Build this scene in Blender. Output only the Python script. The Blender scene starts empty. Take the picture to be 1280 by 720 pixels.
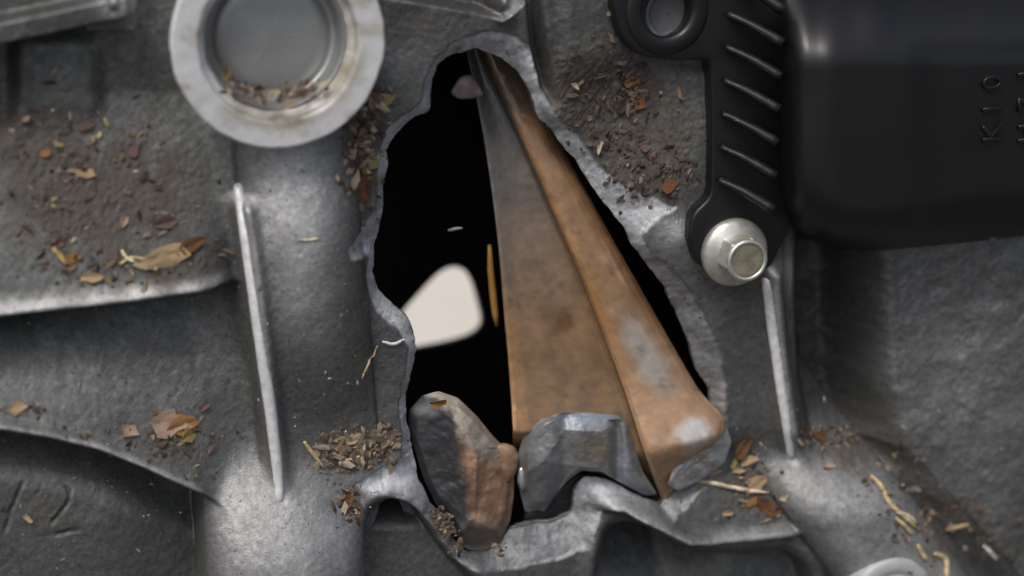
import bpy, bmesh, math, random
import numpy as np
from mathutils import Vector, Matrix

random.seed(7)
RNG = np.random.RandomState(11)
SC = bpy.context.scene
COL = SC.collection
S = 0.000212            # metres per photo pixel at the wall's plane
DIST = 2600.0           # camera distance in those units
TILT = math.radians(8) # the wall leans back

# ------------------------------------------------------------------ camera, sky, sun, exposure
WALL = Matrix(((1, 0, 0, 0),
               (0, math.sin(TILT), -math.cos(TILT), 0),
               (0, math.cos(TILT), math.sin(TILT), 0),
               (0, 0, 0, 1)))           # wall frame (across, up, out) -> world
view = np.array([0.30, -0.30, -1.0]); view /= np.linalg.norm(view)
CAM = -view * DIST
c_f = view
c_r = np.cross(c_f, np.array([0, 1.0, 0])); c_r /= np.linalg.norm(c_r)
c_u = np.cross(c_r, c_f)
cam_d = bpy.data.cameras.new('camera')
cam = bpy.data.objects.new('camera', cam_d); COL.objects.link(cam)
m = Matrix.Identity(4)
for i in range(3):
    m[i][0] = c_r[i]; m[i][1] = c_u[i]; m[i][2] = -c_f[i]; m[i][3] = CAM[i] * S
cam.matrix_world = WALL @ m
cam_d.sensor_width = 36.0
cam_d.lens = 36.0 * DIST / 1280.0
cam_d.clip_start = 0.01
cam_d.clip_end = 200
cam_d.dof.use_dof = True
cam_d.dof.focus_distance = DIST * S
cam_d.dof.aperture_fstop = 6.0
SC.camera = cam

world = bpy.data.worlds.new('World'); SC.world = world
world.use_nodes = True
nt = world.node_tree
for n in list(nt.nodes): nt.nodes.remove(n)
SUN_EL, SUN_AZ = math.radians(60), math.radians(-48)   # azimuth: from the camera's side, to the left
sky = nt.nodes.new('ShaderNodeTexSky'); sky.sky_type = 'NISHITA'; sky.sun_disc = False
sky.sun_elevation = SUN_EL
sky.sun_rotation = math.radians(180) - SUN_AZ * -1
sky.dust_density = 6.0; sky.air_density = 1.0; sky.ozone_density = 1.0
hs = nt.nodes.new('ShaderNodeHueSaturation'); hs.inputs['Saturation'].default_value = 0.8
bgn = nt.nodes.new('ShaderNodeBackground'); bgn.inputs['Strength'].default_value = 0.11
out = nt.nodes.new('ShaderNodeOutputWorld')
nt.links.new(sky.outputs[0], hs.inputs['Color']); nt.links.new(hs.outputs[0], bgn.inputs[0]); nt.links.new(bgn.outputs[0], out.inputs[0])
sun_d = bpy.data.lights.new('sun', 'SUN'); sun_d.energy = 1.5; sun_d.angle = math.radians(14); sun_d.color = (1, .97, .93)
sun = bpy.data.objects.new('sun', sun_d); COL.objects.link(sun)
sdir = Vector((math.sin(SUN_AZ) * math.cos(SUN_EL), -math.cos(SUN_AZ) * math.cos(SUN_EL), math.sin(SUN_EL)))  # towards the sun
sun.rotation_euler = sdir.to_track_quat('Z', 'Y').to_euler()
sky.sun_rotation = math.atan2(sdir.x, sdir.y)
SC.view_settings.view_transform = 'Standard'
SC.view_settings.look = 'None'
SC.view_settings.exposure = 0.06
SC.view_settings.gamma = 1.0

# ------------------------------------------------------------------ projections (wall units)
def proj(P):
    P = np.asarray(P, float); r = P - CAM
    z = r @ c_f
    return 640 + DIST * (r @ c_r) / z, 360 - DIST * (r @ c_u) / z
def unproj(x, y, h):
    """the point of the plane 'h out from the wall' that the camera sees at photo pixel x, y"""
    x = np.asarray(x, float); y = np.asarray(y, float); h = np.broadcast_to(np.asarray(h, float), x.shape)
    d = c_f + ((x - 640) / DIST)[..., None] * c_r + ((360 - y) / DIST)[..., None] * c_u
    t = (h - CAM[2]) / d[..., 2]
    return CAM + d * t[..., None]
def lift(pts, h):
    """photo pixels of something h out from the wall -> photo pixels of its foot on the wall"""
    p = np.asarray(pts, float)
    return np.stack(proj(unproj(p[:, 0], p[:, 1], h)), -1)
def UP(x, y, h): return unproj(np.array([x]), np.array([y]), h)[0]

# ------------------------------------------------------------------ noise and small maths
def sstep(a, b, x):
    t = np.clip((x - a) / (b - a), 0, 1); return t * t * (3 - 2 * t)
def vnoise(x, y, seed):
    r = np.random.RandomState(seed).rand(256, 256)
    xi = np.floor(x).astype(int); yi = np.floor(y).astype(int)
    fx = x - xi; fy = y - yi; fx = fx * fx * (3 - 2 * fx); fy = fy * fy * (3 - 2 * fy)
    g = lambda a, b: r[a & 255, b & 255]
    return (g(xi, yi) * (1 - fx) + g(xi + 1, yi) * fx) * (1 - fy) + (g(xi, yi + 1) * (1 - fx) + g(xi + 1, yi + 1) * fx) * fy
def fbm(x, y, scale, seed, octs=4, gain=.5):
    s = 0; a = 1; t = 0
    for k in range(octs):
        s = s + a * (vnoise(x / scale + 17 * k, y / scale + 31 * k, seed + k) - .5); t += a
        a *= gain; scale *= .5
    return s / t * 2
def seg_dist(px, py, line):
    """distance to an open polyline and the running parameter 0..1 of the nearest point"""
    line = np.asarray(line, float)
    L = np.hypot(*(line[1:] - line[:-1]).T); cum = np.concatenate([[0], np.cumsum(L)])
    best = np.full(px.shape, 1e9); par = np.zeros(px.shape); side = np.zeros(px.shape)
    for i in range(len(line) - 1):
        a = line[i]; d = line[i + 1] - a
        t = np.clip(((px - a[0]) * d[0] + (py - a[1]) * d[1]) / (L[i] ** 2 + 1e-9), 0, 1)
        dx = px - a[0] - t * d[0]; dy = py - a[1] - t * d[1]
        q = np.hypot(dx, dy); k = q < best
        best = np.where(k, q, best); par = np.where(k, (cum[i] + t * L[i]) / cum[-1], par)
        side = np.where(k, np.sign(d[0] * (py - a[1]) - d[1] * (px - a[0])), side)
    return best, par, side
def poly_sd(px, py, poly):
    """signed distance, negative inside"""
    poly = np.asarray(poly, float); best = np.full(px.shape, 1e9); ins = np.zeros(px.shape, bool); j = len(poly) - 1
    for i in range(len(poly)):
        a = poly[j]; b = poly[i]; d = b - a; L2 = d @ d + 1e-12
        t = np.clip(((px - a[0]) * d[0] + (py - a[1]) * d[1]) / L2, 0, 1)
        best = np.minimum(best, (px - a[0] - t * d[0]) ** 2 + (py - a[1] - t * d[1]) ** 2)
        if a[1] != b[1]:
            ins ^= ((a[1] > py) != (b[1] > py)) & (px < d[0] * (py - a[1]) / d[1] + a[0])
        j = i
    q = np.sqrt(best); return np.where(ins, -q, q)
def resample(poly, n, closed=True):
    p = np.asarray(poly, float)
    if closed: p = np.vstack([p, p[:1]])
    L = np.concatenate([[0], np.cumsum(np.hypot(*(p[1:] - p[:-1])[:, :2].T))])
    s = np.linspace(0, L[-1], n, endpoint=not closed)
    return np.stack([np.interp(s, L, p[:, k]) for k in range(p.shape[1])], -1)
def smooth_closed(poly, n, it=2):
    p = resample(poly, n)
    for _ in range(it): p = (np.roll(p, 1, 0) + 2 * p + np.roll(p, -1, 0)) / 4
    return p

# ------------------------------------------------------------------ materials
def material(name, color=None, rough=.5, metal=0., bump=(), attr=False, speck=None, spec=.5, coat=0., coat_rough=.25, mott=.0, mott_scale=150.):
    """principled surface; bump = ((noise scale per metre, strength, distance m), ...); attr: colour+roughness from the mesh's own map"""
    M = bpy.data.materials.new(name); M.use_nodes = True
    t = M.node_tree; N = t.nodes; bs = N['Principled BSDF']; L = t.links.new
    tc = N.new('ShaderNodeTexCoord')
    bs.inputs['Specular IOR Level'].default_value = spec
    bs.inputs['Metallic'].default_value = metal
    bs.inputs['Roughness'].default_value = rough
    if coat: bs.inputs['Coat Weight'].default_value = coat; bs.inputs['Coat Roughness'].default_value = coat_rough
    if attr:
        at = N.new('ShaderNodeAttribute'); at.attribute_name = 'paint'
        src = at.outputs['Color']; L(at.outputs['Alpha'], bs.inputs['Roughness'])
        am = N.new('ShaderNodeAttribute'); am.attribute_name = 'metal'; L(am.outputs['Fac'], bs.inputs['Metallic'])
    else:
        c = N.new('ShaderNodeRGB'); c.outputs[0].default_value = (*color, 1); src = c.outputs[0]
    def noise(scale, detail=4, rg=.55):
        n = N.new('ShaderNodeTexNoise'); n.inputs['Scale'].default_value = scale; n.inputs['Detail'].default_value = detail
        n.inputs['Roughness'].default_value = rg; L(tc.outputs['Object'], n.inputs['Vector']); return n.outputs['Fac']
    if mott:
        mr = N.new('ShaderNodeMapRange'); mr.inputs['From Min'].default_value = .3; mr.inputs['From Max'].default_value = .7
        mr.inputs['To Min'].default_value = 1 - mott; mr.inputs['To Max'].default_value = 1 + mott
        L(noise(mott_scale, 6, .65), mr.inputs['Value'])
        mx = N.new('ShaderNodeVectorMath'); mx.operation = 'SCALE'; L(src, mx.inputs[0]); L(mr.outputs[0], mx.inputs['Scale']); src = mx.outputs[0]
    if speck:
        sc_, th, colr = speck
        rp = N.new('ShaderNodeMapRange'); rp.inputs['From Min'].default_value = th; rp.inputs['From Max'].default_value = th + .05
        L(noise(sc_, 2, .5), rp.inputs['Value'])
        mx = N.new('ShaderNodeMix'); mx.data_type = 'RGBA'; L(rp.outputs[0], mx.inputs['Factor']); L(src, mx.inputs['A']); mx.inputs['B'].default_value = (*colr, 1)
        src = mx.outputs['Result']
    L(src, bs.inputs['Base Color'])
    prev = None
    for sc_, st, di in bump:
        b = N.new('ShaderNodeBump'); b.inputs['Strength'].default_value = st; b.inputs['Distance'].default_value = di
        L(noise(sc_), b.inputs['Height'])
        if prev: L(prev, b.inputs['Normal'])
        prev = b.outputs['Normal']
    if prev: L(prev, bs.inputs['Normal'])
    return M

M_CAST = material('cast_aluminium', attr=True, mott=.26, mott_scale=800, bump=((1500, .26, .0004), (3600, .55, .0003)), speck=(1100, .68, (.035, .034, .033)))
M_RING = material('machined_aluminium', attr=True, mott=.10, mott_scale=300, bump=((500, .12, .0004), (2500, .12, .0002)))
M_PLUG = material('plug_steel', attr=True, mott=.10, mott_scale=120, bump=((1500, .08, .0002),))
M_ROD = material('varnished_steel', attr=True, coat=.45, coat_rough=.16, mott=.16, mott_scale=200, bump=((500, .12, .0005), (2200, .16, .0003)), speck=(900, .73, (.09, .06, .04)))
M_SHARD = material('torn_steel', attr=True, mott=.16, mott_scale=260, bump=((260, .35, .0010), (1500, .25, .0003)))
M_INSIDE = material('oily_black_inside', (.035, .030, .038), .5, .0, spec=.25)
M_PLASTIC = material('black_plastic', (.0040, .0040, .0048), .42, 0, bump=((1600, .12, .0002),), spec=.4, coat=.35, coat_rough=.38, mott=.4, mott_scale=40, speck=(1100, .765, (.07, .07, .07)))
M_DUSTY = material('dusty_plastic', (.0105, .0100, .0105), .5, 0, mott=.7, mott_scale=260, bump=((1600, .2, .0003),), speck=(1400, .70, (.20, .19, .18)))
M_ZINC = material('zinc_plate', (.56, .56, .52), .40, .75, mott=.2, mott_scale=300, bump=((1200, .15, .0002),))
M_ZINC_FACE = material('worn_zinc_face', (.36, .33, .25), .5, .7, mott=.3, mott_scale=420, bump=((1200, .25, .0002),))
M_BARE = material('rubbed_edge', (.78, .79, .80), .42, .25, mott=.22, mott_scale=420, bump=((1800, .3, .0003),))
M_FLOOR = material('dark_ground', (.07, .068, .065), .9, 0, mott=.3, mott_scale=12, bump=((60, .4, .004),))
M_SHEET = material('pale_sheet', (.60, .56, .50), .8, 0, mott=.03, mott_scale=20)
M_LITTER = material('litter_crumbs', attr=True, mott=.25, mott_scale=800)
def leafmat(name, c): return material(name, c, .75, 0, mott=.5, mott_scale=420, bump=((700, .6, .0006), (2500, .4, .0003)), spec=.3, speck=(900, .64, tuple(v * .35 for v in c)))
LEAF = {k: leafmat(k + '_leaf', c) for k, c in dict(
    tan=(.50, .36, .21), cream=(.62, .53, .38), yellow=(.40, .30, .11), orange=(.36, .19, .07), pink=(.46, .33, .25), mauve=(.17, .12, .10),
    brown=(.17, .085, .04), rust=(.20, .085, .042), straw=(.48, .38, .22), white=(.66, .65, .62)).items()}

# ------------------------------------------------------------------ object helpers
def tag(o, label=None, cat=None, group=None, kind=None):
    for k, v in (('label', label), ('category', cat), ('group', group), ('kind', kind)):
        if v: o[k] = v
    return o
def place(o, parent=None):
    COL.objects.link(o)
    if parent is None: o.matrix_world = WALL
    else: o.parent = parent
    return o
def empty(name, label, cat, group=None):
    o = bpy.data.objects.new(name, None); o.empty_display_size = .01
    place(o); tag(o, label, cat, group); return o
def mesh(name, V, F, mat, parent=None, paint=None, metal=None, smooth=True, normals=None):
    """V in wall units (across, up, out); F list of tuples or an (n,4) array"""
    me = bpy.data.meshes.new(name); V = np.asarray(V, float) * S
    if isinstance(F, np.ndarray):
        n = len(F); k = F.shape[1]
        me.vertices.add(len(V)); me.vertices.foreach_set('co', V.astype(np.float32).ravel())
        me.loops.add(n * k); me.loops.foreach_set('vertex_index', F.astype(np.int32).ravel())
        me.polygons.add(n); me.polygons.foreach_set('loop_start', np.arange(0, n * k, k, dtype=np.int32))
        me.update(calc_edges=True)
    else:
        me.from_pydata([tuple(v) for v in V], [], F); me.update()
    if smooth: me.polygons.foreach_set('use_smooth', np.ones(len(me.polygons), bool))
    if paint is not None:
        a = me.attributes.new('paint', 'FLOAT_COLOR', 'POINT'); a.data.foreach_set('color', np.asarray(paint, np.float32).ravel())
        a = me.attributes.new('metal', 'FLOAT', 'POINT')
        a.data.foreach_set('value', np.broadcast_to(np.asarray(0 if metal is None else metal, np.float32), (len(V),)).copy())
    me.materials.append(mat)
    if normals is not None: me.normals_split_custom_set_from_vertices([tuple(n) for n in normals])
    return place(bpy.data.objects.new(name, me), parent)
def paint_of(n, rgb, rough): return np.tile(np.array([*rgb, rough], np.float32), (n, 1))
def grid_faces(nu, nv, wrap=False):
    """rows nv of nu points"""
    i = np.arange(nu if wrap else nu - 1); j = np.arange(nv - 1)
    I, J = np.meshgrid(i, j); a = J * nu + I; b = J * nu + (I + 1) % nu
    return np.stack([a, b, b + nu, a + nu], -1).reshape(-1, 4)
def lathe(name, center, prof, mat, parent, n=96, rgb=(.4, .4, .4), rough=.5, metal=.6, wob=0., seed=3, axis=None, paintf=None):
    """prof: (radius, out) from the outside in; center in wall units"""
    th = np.linspace(0, 2 * np.pi, n, endpoint=False); V = []
    for r, h in prof:
        rr = r + wob * fbm(th * 9 + r * .01, np.full(n, h * .05), 1.0, seed) * (r > 1)
        V.append(np.stack([center[0] + rr * np.cos(th), center[1] + rr * np.sin(th), np.full(n, center[2] + h) + wob * .4 * fbm(th * 14, np.full(n, r * .06), 1., seed + 5)], -1))
    V = np.concatenate(V); P = paint_of(len(V), rgb, rough)
    if paintf is not None: P, metal = paintf(V, P, metal)
    return mesh(name, V, grid_faces(n, len(prof), True), mat, parent, P, metal)
def tube(name, pts, rad, mat, parent=None, n=8, flat=1.0, up=(0, 0, 1), paint=None, metal=None, jit=0., seed=1):
    pts = np.asarray(pts, float); rad = np.broadcast_to(np.asarray(rad, float), (len(pts),))
    r = np.random.RandomState(seed); V = []
    for i, p in enumerate(pts):
        d = pts[min(i + 1, len(pts) - 1)] - pts[max(i - 1, 0)]; d = d / (np.linalg.norm(d) + 1e-9)
        s = np.cross(d, up); s /= np.linalg.norm(s) + 1e-9; q = np.cross(s, d)
        for k in range(n):
            a = 2 * np.pi * (k + .5) / n
            V.append(p + rad[i] * (1 + jit * (r.rand() - .5)) * (np.cos(a) * s + flat * np.sin(a) * q))
    F = [tuple(f) for f in grid_faces(n, len(pts), True)]
    F.append(tuple(range(n - 1, -1, -1))); F.append(tuple(range((len(pts) - 1) * n, len(pts) * n)))
    V = np.array(V)
    return mesh(name, V, F, mat, parent, paint_of(len(V), *paint) if paint else None, metal)
def curve(pts, n):
    """smooth points through control points of any dimension"""
    p = np.asarray(pts, float); q = np.vstack([2 * p[0] - p[1], p, 2 * p[-1] - p[-2]]); o = []
    for s in np.linspace(0, len(p) - 1 - 1e-6, n):
        i = int(s); t = s - i; a, b, c, d = q[i:i + 4]
        o.append(.5 * (2 * b + (c - a) * t + (2 * a - 5 * b + 4 * c - d) * t * t + (3 * b - a - 3 * c + d) * t ** 3))
    return np.array(o)

# ------------------------------------------------------------------ the ground, and the pale sheet seen through the block
def slab(name, x0, x1, y0, y1, z, t, mat):
    bm = bmesh.new(); bmesh.ops.create_cube(bm, size=1)
    for v in bm.verts: v.co = Vector(((x0 + x1) / 2 + v.co.x * (x1 - x0), (y0 + y1) / 2 + v.co.y * (y1 - y0), z + t / 2 + v.co.z * t))
    me = bpy.data.meshes.new(name); bm.to_mesh(me); bm.free(); me.materials.append(mat)
    o = bpy.data.objects.new(name, me); COL.objects.link(o); return o
tag(slab('ground', -60, 60, -60, 60, -.40, .1, M_FLOOR), 'dark ground underneath the engine', kind='structure')

# ------------------------------------------------------------------ the broken casting as a relief
STEP = 2.0
fx = np.array([-150, 1430, -150, 1430]); fy = np.array([-150, -150, 870, 870])
cor = unproj(fx, fy, 0)
u0, u1 = cor[:, 0].min(), cor[:, 0].max(); v0, v1 = cor[:, 1].min(), cor[:, 1].max()
NU = int((u1 - u0) / STEP) + 1; NV = int((v1 - v0) / STEP) + 1
UU, VV = np.meshgrid(u0 + np.arange(NU) * STEP, v0 + np.arange(NV) * STEP)
X, Y = proj(np.stack([UU, VV, np.zeros_like(UU)], -1))      # photo pixels of the wall's plane

HOLE = [(600,63),(572,66),(552,80),(543,100),(540,140),(515,152),(495,170),(486,190),(489,212),(482,240),(482,262),(477,290),(470,315),(468,345),
 (475,368),(495,385),(510,400),(523,425),(525,445),(516,468),(513,490),(508,510),(512,540),(520,575),(526,605),(545,640),(563,668),(580,692),(606,697),
 (633,686),(645,664),(700,656),(724,646),(722,620),(735,600),(762,603),(800,622),(828,634),(852,612),(885,585),(900,540),(893,490),(874,462),(864,422),
 (851,390),(835,360),(815,335),(796,310),(788,285),(775,270),(760,255),(748,235),(735,215),(718,190),(695,165),(680,150),(672,125),(660,100),(645,84),(625,70)]
hp = smooth_closed(HOLE, 620, 3)
hp = lift(hp, -14)
tn = np.arange(620)
nrm = np.roll(hp, -1, 0) - np.roll(hp, 1, 0); nrm = np.stack([nrm[:, 1], -nrm[:, 0]], -1); nrm /= np.linalg.norm(nrm, axis=1)[:, None]
wv = .55 * fbm(hp[:, 0], hp[:, 1], 14, 40, 3, .6) + 1.0 * np.abs(fbm(hp[:, 0], hp[:, 1], 34, 43, 2))
hp = hp + nrm * (wv * 4)[:, None]
near = (X > 380) & (X < 980) & (Y > -20) & (Y < 780)
SD = np.full(X.shape, 400.0); SD[near] = poly_sd(X[near], Y[near], hp)
# the outer line of the tear, where the skin broke away
TEAR = [(545, 74), (566, 52), (600, 40), (640, 42), (664, 60), (675, 100), (694, 142), (722, 168), (750, 202), (772, 228), (804, 243), (846, 258), (818, 276), (804, 292), (812, 314), (842, 338), (862, 360), (884, 400), (900, 440), (908, 480), (906, 530), (890, 600), (862, 628), (832, 650),
 (792, 642), (760, 630), (746, 652), (735, 682), (700, 698), (640, 712), (600, 713), (568, 702), (546, 674), (522, 636), (505, 622), (470, 612), (440, 604), (462, 590), (503, 572), (500, 500), (508, 462), (512, 434), (494, 408), (468, 388), (456, 345), (464, 318), (430, 314), (424, 298), (450, 286), (470, 262), (473, 235), (474, 190), (482, 163), (508, 141), (528, 128), (532, 100)]
tp = resample(TEAR, 620); tp = (np.roll(tp, 1, 0) + 2 * tp + np.roll(tp, -1, 0)) / 4; tp = lift(tp, -2)
tp = tp + np.stack([fbm(tp[:, 0], tp[:, 1], 13, 44, 3, .7), fbm(tp[:, 0], tp[:, 1], 13, 47, 3, .7)], -1) * 3.5
SO = np.full(X.shape, 400.0); SO[near] = poly_sd(X[near], Y[near], tp)

def ypoly(pts, h):
    q = lift(pts, h); return np.interp(X, q[:, 0], q[:, 1])
def xpoly(pts, h):
    q = lift(pts, h); return np.interp(Y, q[:, 1], q[:, 0])

H = np.zeros_like(X)
# --- left field: three scalloped shelves that end in cast ledges
R1 = [(-260, 420), (0, 384), (140, 369), (280, 350), (330, 345)]
R2 = [(-260, 515), (0, 528), (60, 538), (120, 553), (180, 577), (245, 608), (300, 640)]
y1 = ypoly(R1, 36); y2 = ypoly(R2, 34)
RIBX = [(288, 60), (297, 235), (322, 420), (350, 620), (356, 740)]
xr = xpoly(RIBX, 30)
tB = np.clip((Y - 120) / (y1 - 120), 0, 1.0)
hB = -30 + 68 * tB ** 1.15
tC = np.clip((Y - y1 - 14) / (y2 - y1 - 14), 0, 1)
hC = -48 + 74 * np.clip(tC * 1.05, 0, 1) ** .8 - 0 * tC
hD = -52 + 52 * sstep(0, 80, Y - y2) - 26 * sstep(130, 255, X) * sstep(0, 60, Y - y2)
drop1 = sstep(-2, 13, Y - y1); drop2 = sstep(-2, 13, Y - y2)
left = hB * (1 - drop1) + drop1 * (hC * (1 - drop2) + drop2 * hD)
left += 9 * np.exp(-((Y - y1 + 5) / 10) ** 2) * (1 - sstep(255, 300, X)) + 9 * np.exp(-((Y - y2 + 3) / 7) ** 2) * (1 - sstep(200, 270, X))
end1 = sstep(240, 318, X)
left = left * (1 - end1) + end1 * (-4 + 6 * fbm(X, Y, 90, 5, 2))
# top-left step and the sunk panel under it
yb = ypoly([(-260, 95), (0, 52), (140, 22), (170, 16), (230, -20)], 34)
bar = (1 - sstep(-3, 6, Y - yb)) * (1 - sstep(152, 172, X))
barh = 34 - 22 * (1 - sstep(-38, -26, Y - yb)) + 10 * (1 - sstep(-80, -56, Y - yb))
pan = sstep(22, 40, X + 6) * (1 - sstep(112, 140, X)) * sstep(38, 66, Y) * (1 - sstep(120, 175, Y))
left = left + 12 * pan - 16 * (1 - sstep(8, 26, X)) * (1 - sstep(150, 190, Y))
left = left * (1 - bar) + barh * bar
left = np.where((X > 105) & (X < 172) & (Y < 40), np.maximum(left, 44 * np.exp(-(((X - 138) / 17) ** 2 + ((Y + 2) / 20) ** 2))), left)
LM = 1 - sstep(-34, 6, X - xr)
# --- middle wall
mid = 4 + 5 * fbm(X, Y, 120, 9, 3)
# pillar running down from the plug boss, and the lower pillar
def pillar(ax, hw, top, sharp=1.):
    d, t, _ = seg_dist(X, Y, lift(ax, top * .8)); q = np.clip(1 - (d / hw) ** 2, 0, 1); return np.sqrt(q) ** sharp, t
p1, t1 = pillar([(364, 30), (366, 190), (386, 400), (402, 620)], 76, 50)
P1 = p1 * (36 + 24 * sstep(.22, .50, t1) - 50 * sstep(.52, .92, t1)) - 40 * (1 - sstep(0, .25, p1))
p2, t2 = pillar([(352, 470), (352, 700), (350, 900)], 104, 80, 1.1)
fade2 = sstep(490, 700, Y)
P2 = p2 * (20 + 58 * fade2) - 50 * (1 - fade2) - 60 * (1 - sstep(0, .3, p2))
p3, t3 = pillar([(940, 460), (1035, 600), (1080, 660), (1150, 760), (1260, 920)], 72, 62)
f3 = sstep(505, 640, Y + .2 * X - 205)
P3 = p3 * (22 + 34 * f3 + 22 * sstep(560, 780, Y)) - 60 * (1 - f3) - 60 * (1 - sstep(0, .3, p3))
# --- right field
vx = xpoly([(1030, 200), (1034, 330), (1040, 480), (1056, 560), (1130, 640), (1230, 760), (1300, 900)], -30)
rt = X - vx
right = -105 + 109 * sstep(26, 82, rt) + 12 * sstep(80, 330, rt) + 5 * fbm(X, Y, 60, 21, 3) + 2.2 * fbm(X, Y, 15, 23, 3, .6)
right = np.where(right < 0, right * (1 - .78 * sstep(530, 610, Y)), right)
right = np.where(rt < 0, (-105 + 105 * sstep(2, 46, -rt)) * (1 - .78 * sstep(530, 610, Y)), right)
RM = sstep(-64, -56, rt) * sstep(250, 330, Y)
mid = mid * (1 - RM) + right * RM
# hollow right of the hole with the panel beside it
mid += -24 * np.exp(-(((X - 765) / 62) ** 2 + ((Y - 165) / 85) ** 2)) + 10 * sstep(818, 836, X) * (1 - sstep(880, 900, X)) * sstep(76, 100, Y) * (1 - sstep(210, 290, Y))
mid += 9 * sstep(690, 712, X) * (1 - sstep(755, 800, X)) * (1 - sstep(60, 110, Y))
gd, gt, _ = seg_dist(X, Y, lift([(660, -60), (668, 10), (674, 60), (686, 110), (700, 145)], -10)); mid += -30 * np.exp(-(gd / 7) ** 2) * (1 - sstep(.8, 1, gt))
# top middle: shelf edge with a bright lug
ty = ypoly([(440, -10), (520, 2), (600, 16), (625, 24), (660, 0), (700, -40)], 8)
mid += -26 * (1 - sstep(-10, 3, Y - ty)) * sstep(430, 490, X) * (1 - sstep(650, 670, X))
mid += 36 * np.exp(-(((X - 628) / 13) ** 2 + ((Y - 2) / 20) ** 2))
# a fillet under the short rib and below the bolt
rd, rtt, _ = seg_dist(X, Y, lift([(958, 340), (968, 430), (990, 575)], 24)); mid += 24 * np.exp(-(rd / 15) ** 2)
mid += 30 * np.exp(-(((X - 925) / 52) ** 2 + ((Y - 305) / 40) ** 2)) + 12 * np.exp(-(((X - 845) / 22) ** 2 + ((Y - 292) / 26) ** 2))
# lower shelf with its ledge, pockets beneath
L3 = [(742, 630), (775, 632), (806, 648), (850, 670), (880, 672), (930, 668), (1004, 660)]
y3 = ypoly(L3, 22)
m3 = sstep(735, 770, X) * (1 - sstep(985, 1015, X))
shelf = -16 + 38 * np.clip((Y - 520) / (y3 - 520), 0, 1) ** 1.4
shelf = np.where(Y > y3, -36 + 26 * sstep(20, 110, Y - y3), shelf) * 1.0
k3 = sstep(-1, 12, Y - y3)
shelf = (-16 + 38 * np.clip((Y - 520) / (y3 - 520), 0, 1) ** 1.4) * (1 - k3) + k3 * (-10)
shelf += 8 * np.exp(-((Y - y3 + 4) / 7) ** 2)
M3 = m3 * sstep(530, 585, Y)
mid = mid * (1 - M3) + shelf * M3
POCK1 = lift(smooth_closed([(432, 800), (440, 720), (450, 655), (463, 628), (488, 619), (515, 630), (540, 658), (562, 690), (600, 730), (640, 800)], 120, 2), 0)
POCK2 = lift(smooth_closed([(725, 800), (742, 730), (750, 690), (760, 662), (782, 653), (812, 660), (845, 682), (880, 694), (930, 695), (985, 690), (1010, 705), (1040, 800)], 120, 2), 8)
nearb = (Y > 560)
s1 = np.full(X.shape, 99.); s1[nearb] = poly_sd(X[nearb], Y[nearb], POCK1)
s2 = np.full(X.shape, 99.); s2[nearb] = poly_sd(X[nearb], Y[nearb], POCK2)
mid += 12 * np.exp(-((s1 - 10) / 12) ** 2) + 10 * np.exp(-((s2 - 10) / 12) ** 2)
k1 = 1 - sstep(-9, 1, s1); mid = mid * (1 - k1) + k1 * (-86 + 66 * sstep(622, 672, Y))
k2 = 1 - sstep(-9, 1, s2); mid = mid * (1 - k2) + k2 * (-125 + 50 * sstep(670, 790, Y)) * (1 - .62 * sstep(850, 930, X))
wall_h = left * LM + mid * (1 - LM)
def smax(a, b, k): return .5 * (a + b + np.sqrt((a - b) ** 2 + k * k)) 
P1 = np.where(p1 <= 0, -400, P1); P2 = np.where(p2 <= 0, -400, P2); P3 = np.where(p3 <= 0, -400, P3)
wall_h = smax(wall_h, P1, 10) - 1
wall_h = smax(wall_h, P2, 12) - 1
wall_h = smax(wall_h, P3, 10) - 1
H = wall_h
BH = 72.
bc = UP(349, 53, BH)
brad = np.hypot(UU - bc[0], VV - bc[1]); bk_ = 1 - sstep(90, 104, brad); H = H * (1 - bk_) - 40 * bk_
# rib fillet
fd, ft, _ = seg_dist(X, Y, lift([(297, 235), (322, 420), (350, 615)], 36)); H = H + 22 * np.exp(-(fd / 13) ** 2) * (1 - sstep(.86, 1., ft)) * sstep(0, .06, ft)
# cast numeral on the lowest shelf
NUM = [[(46, 618), (52, 608), (66, 606), (80, 607), (88, 616), (86, 628), (76, 642), (60, 660), (48, 671), (70, 669), (102, 663)],
       [(28, 606), (18, 630), (10, 645), (2, 640)], [(14, 640), (6, 668), (0, 680), (16, 678)]]
ND = np.full(X.shape, 99.)
for q in NUM:
    d, _, _ = seg_dist(X, Y, lift(q, -6)); ND = np.minimum(ND, d)
H = H - 2.2 * (1 - sstep(1.0, 4.5, ND)) * np.clip(.6 + 1.6 * fbm(X, Y, 26, 71, 2), 0, 1)
# the torn lip round the hole
lipt = np.clip(SD / (np.abs(SD) + np.maximum(-SO, 0) + .01), 0, 1)
lipm = (1 - sstep(-1.5, 1.5, SO)) * (near * 1.)
H = H - lipm * (2.5 + 17 * (1 - lipt) ** 1.2) + lipm * (.8 * fbm(X, Y, 7, 80, 2) + 3 * np.abs(fbm(X, Y, 44, 83, 2)) - 1)
# cast skin
H = H + 1.5 * fbm(X, Y, 60, 90, 3) + .55 * fbm(X, Y, 7, 95, 2)

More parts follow.
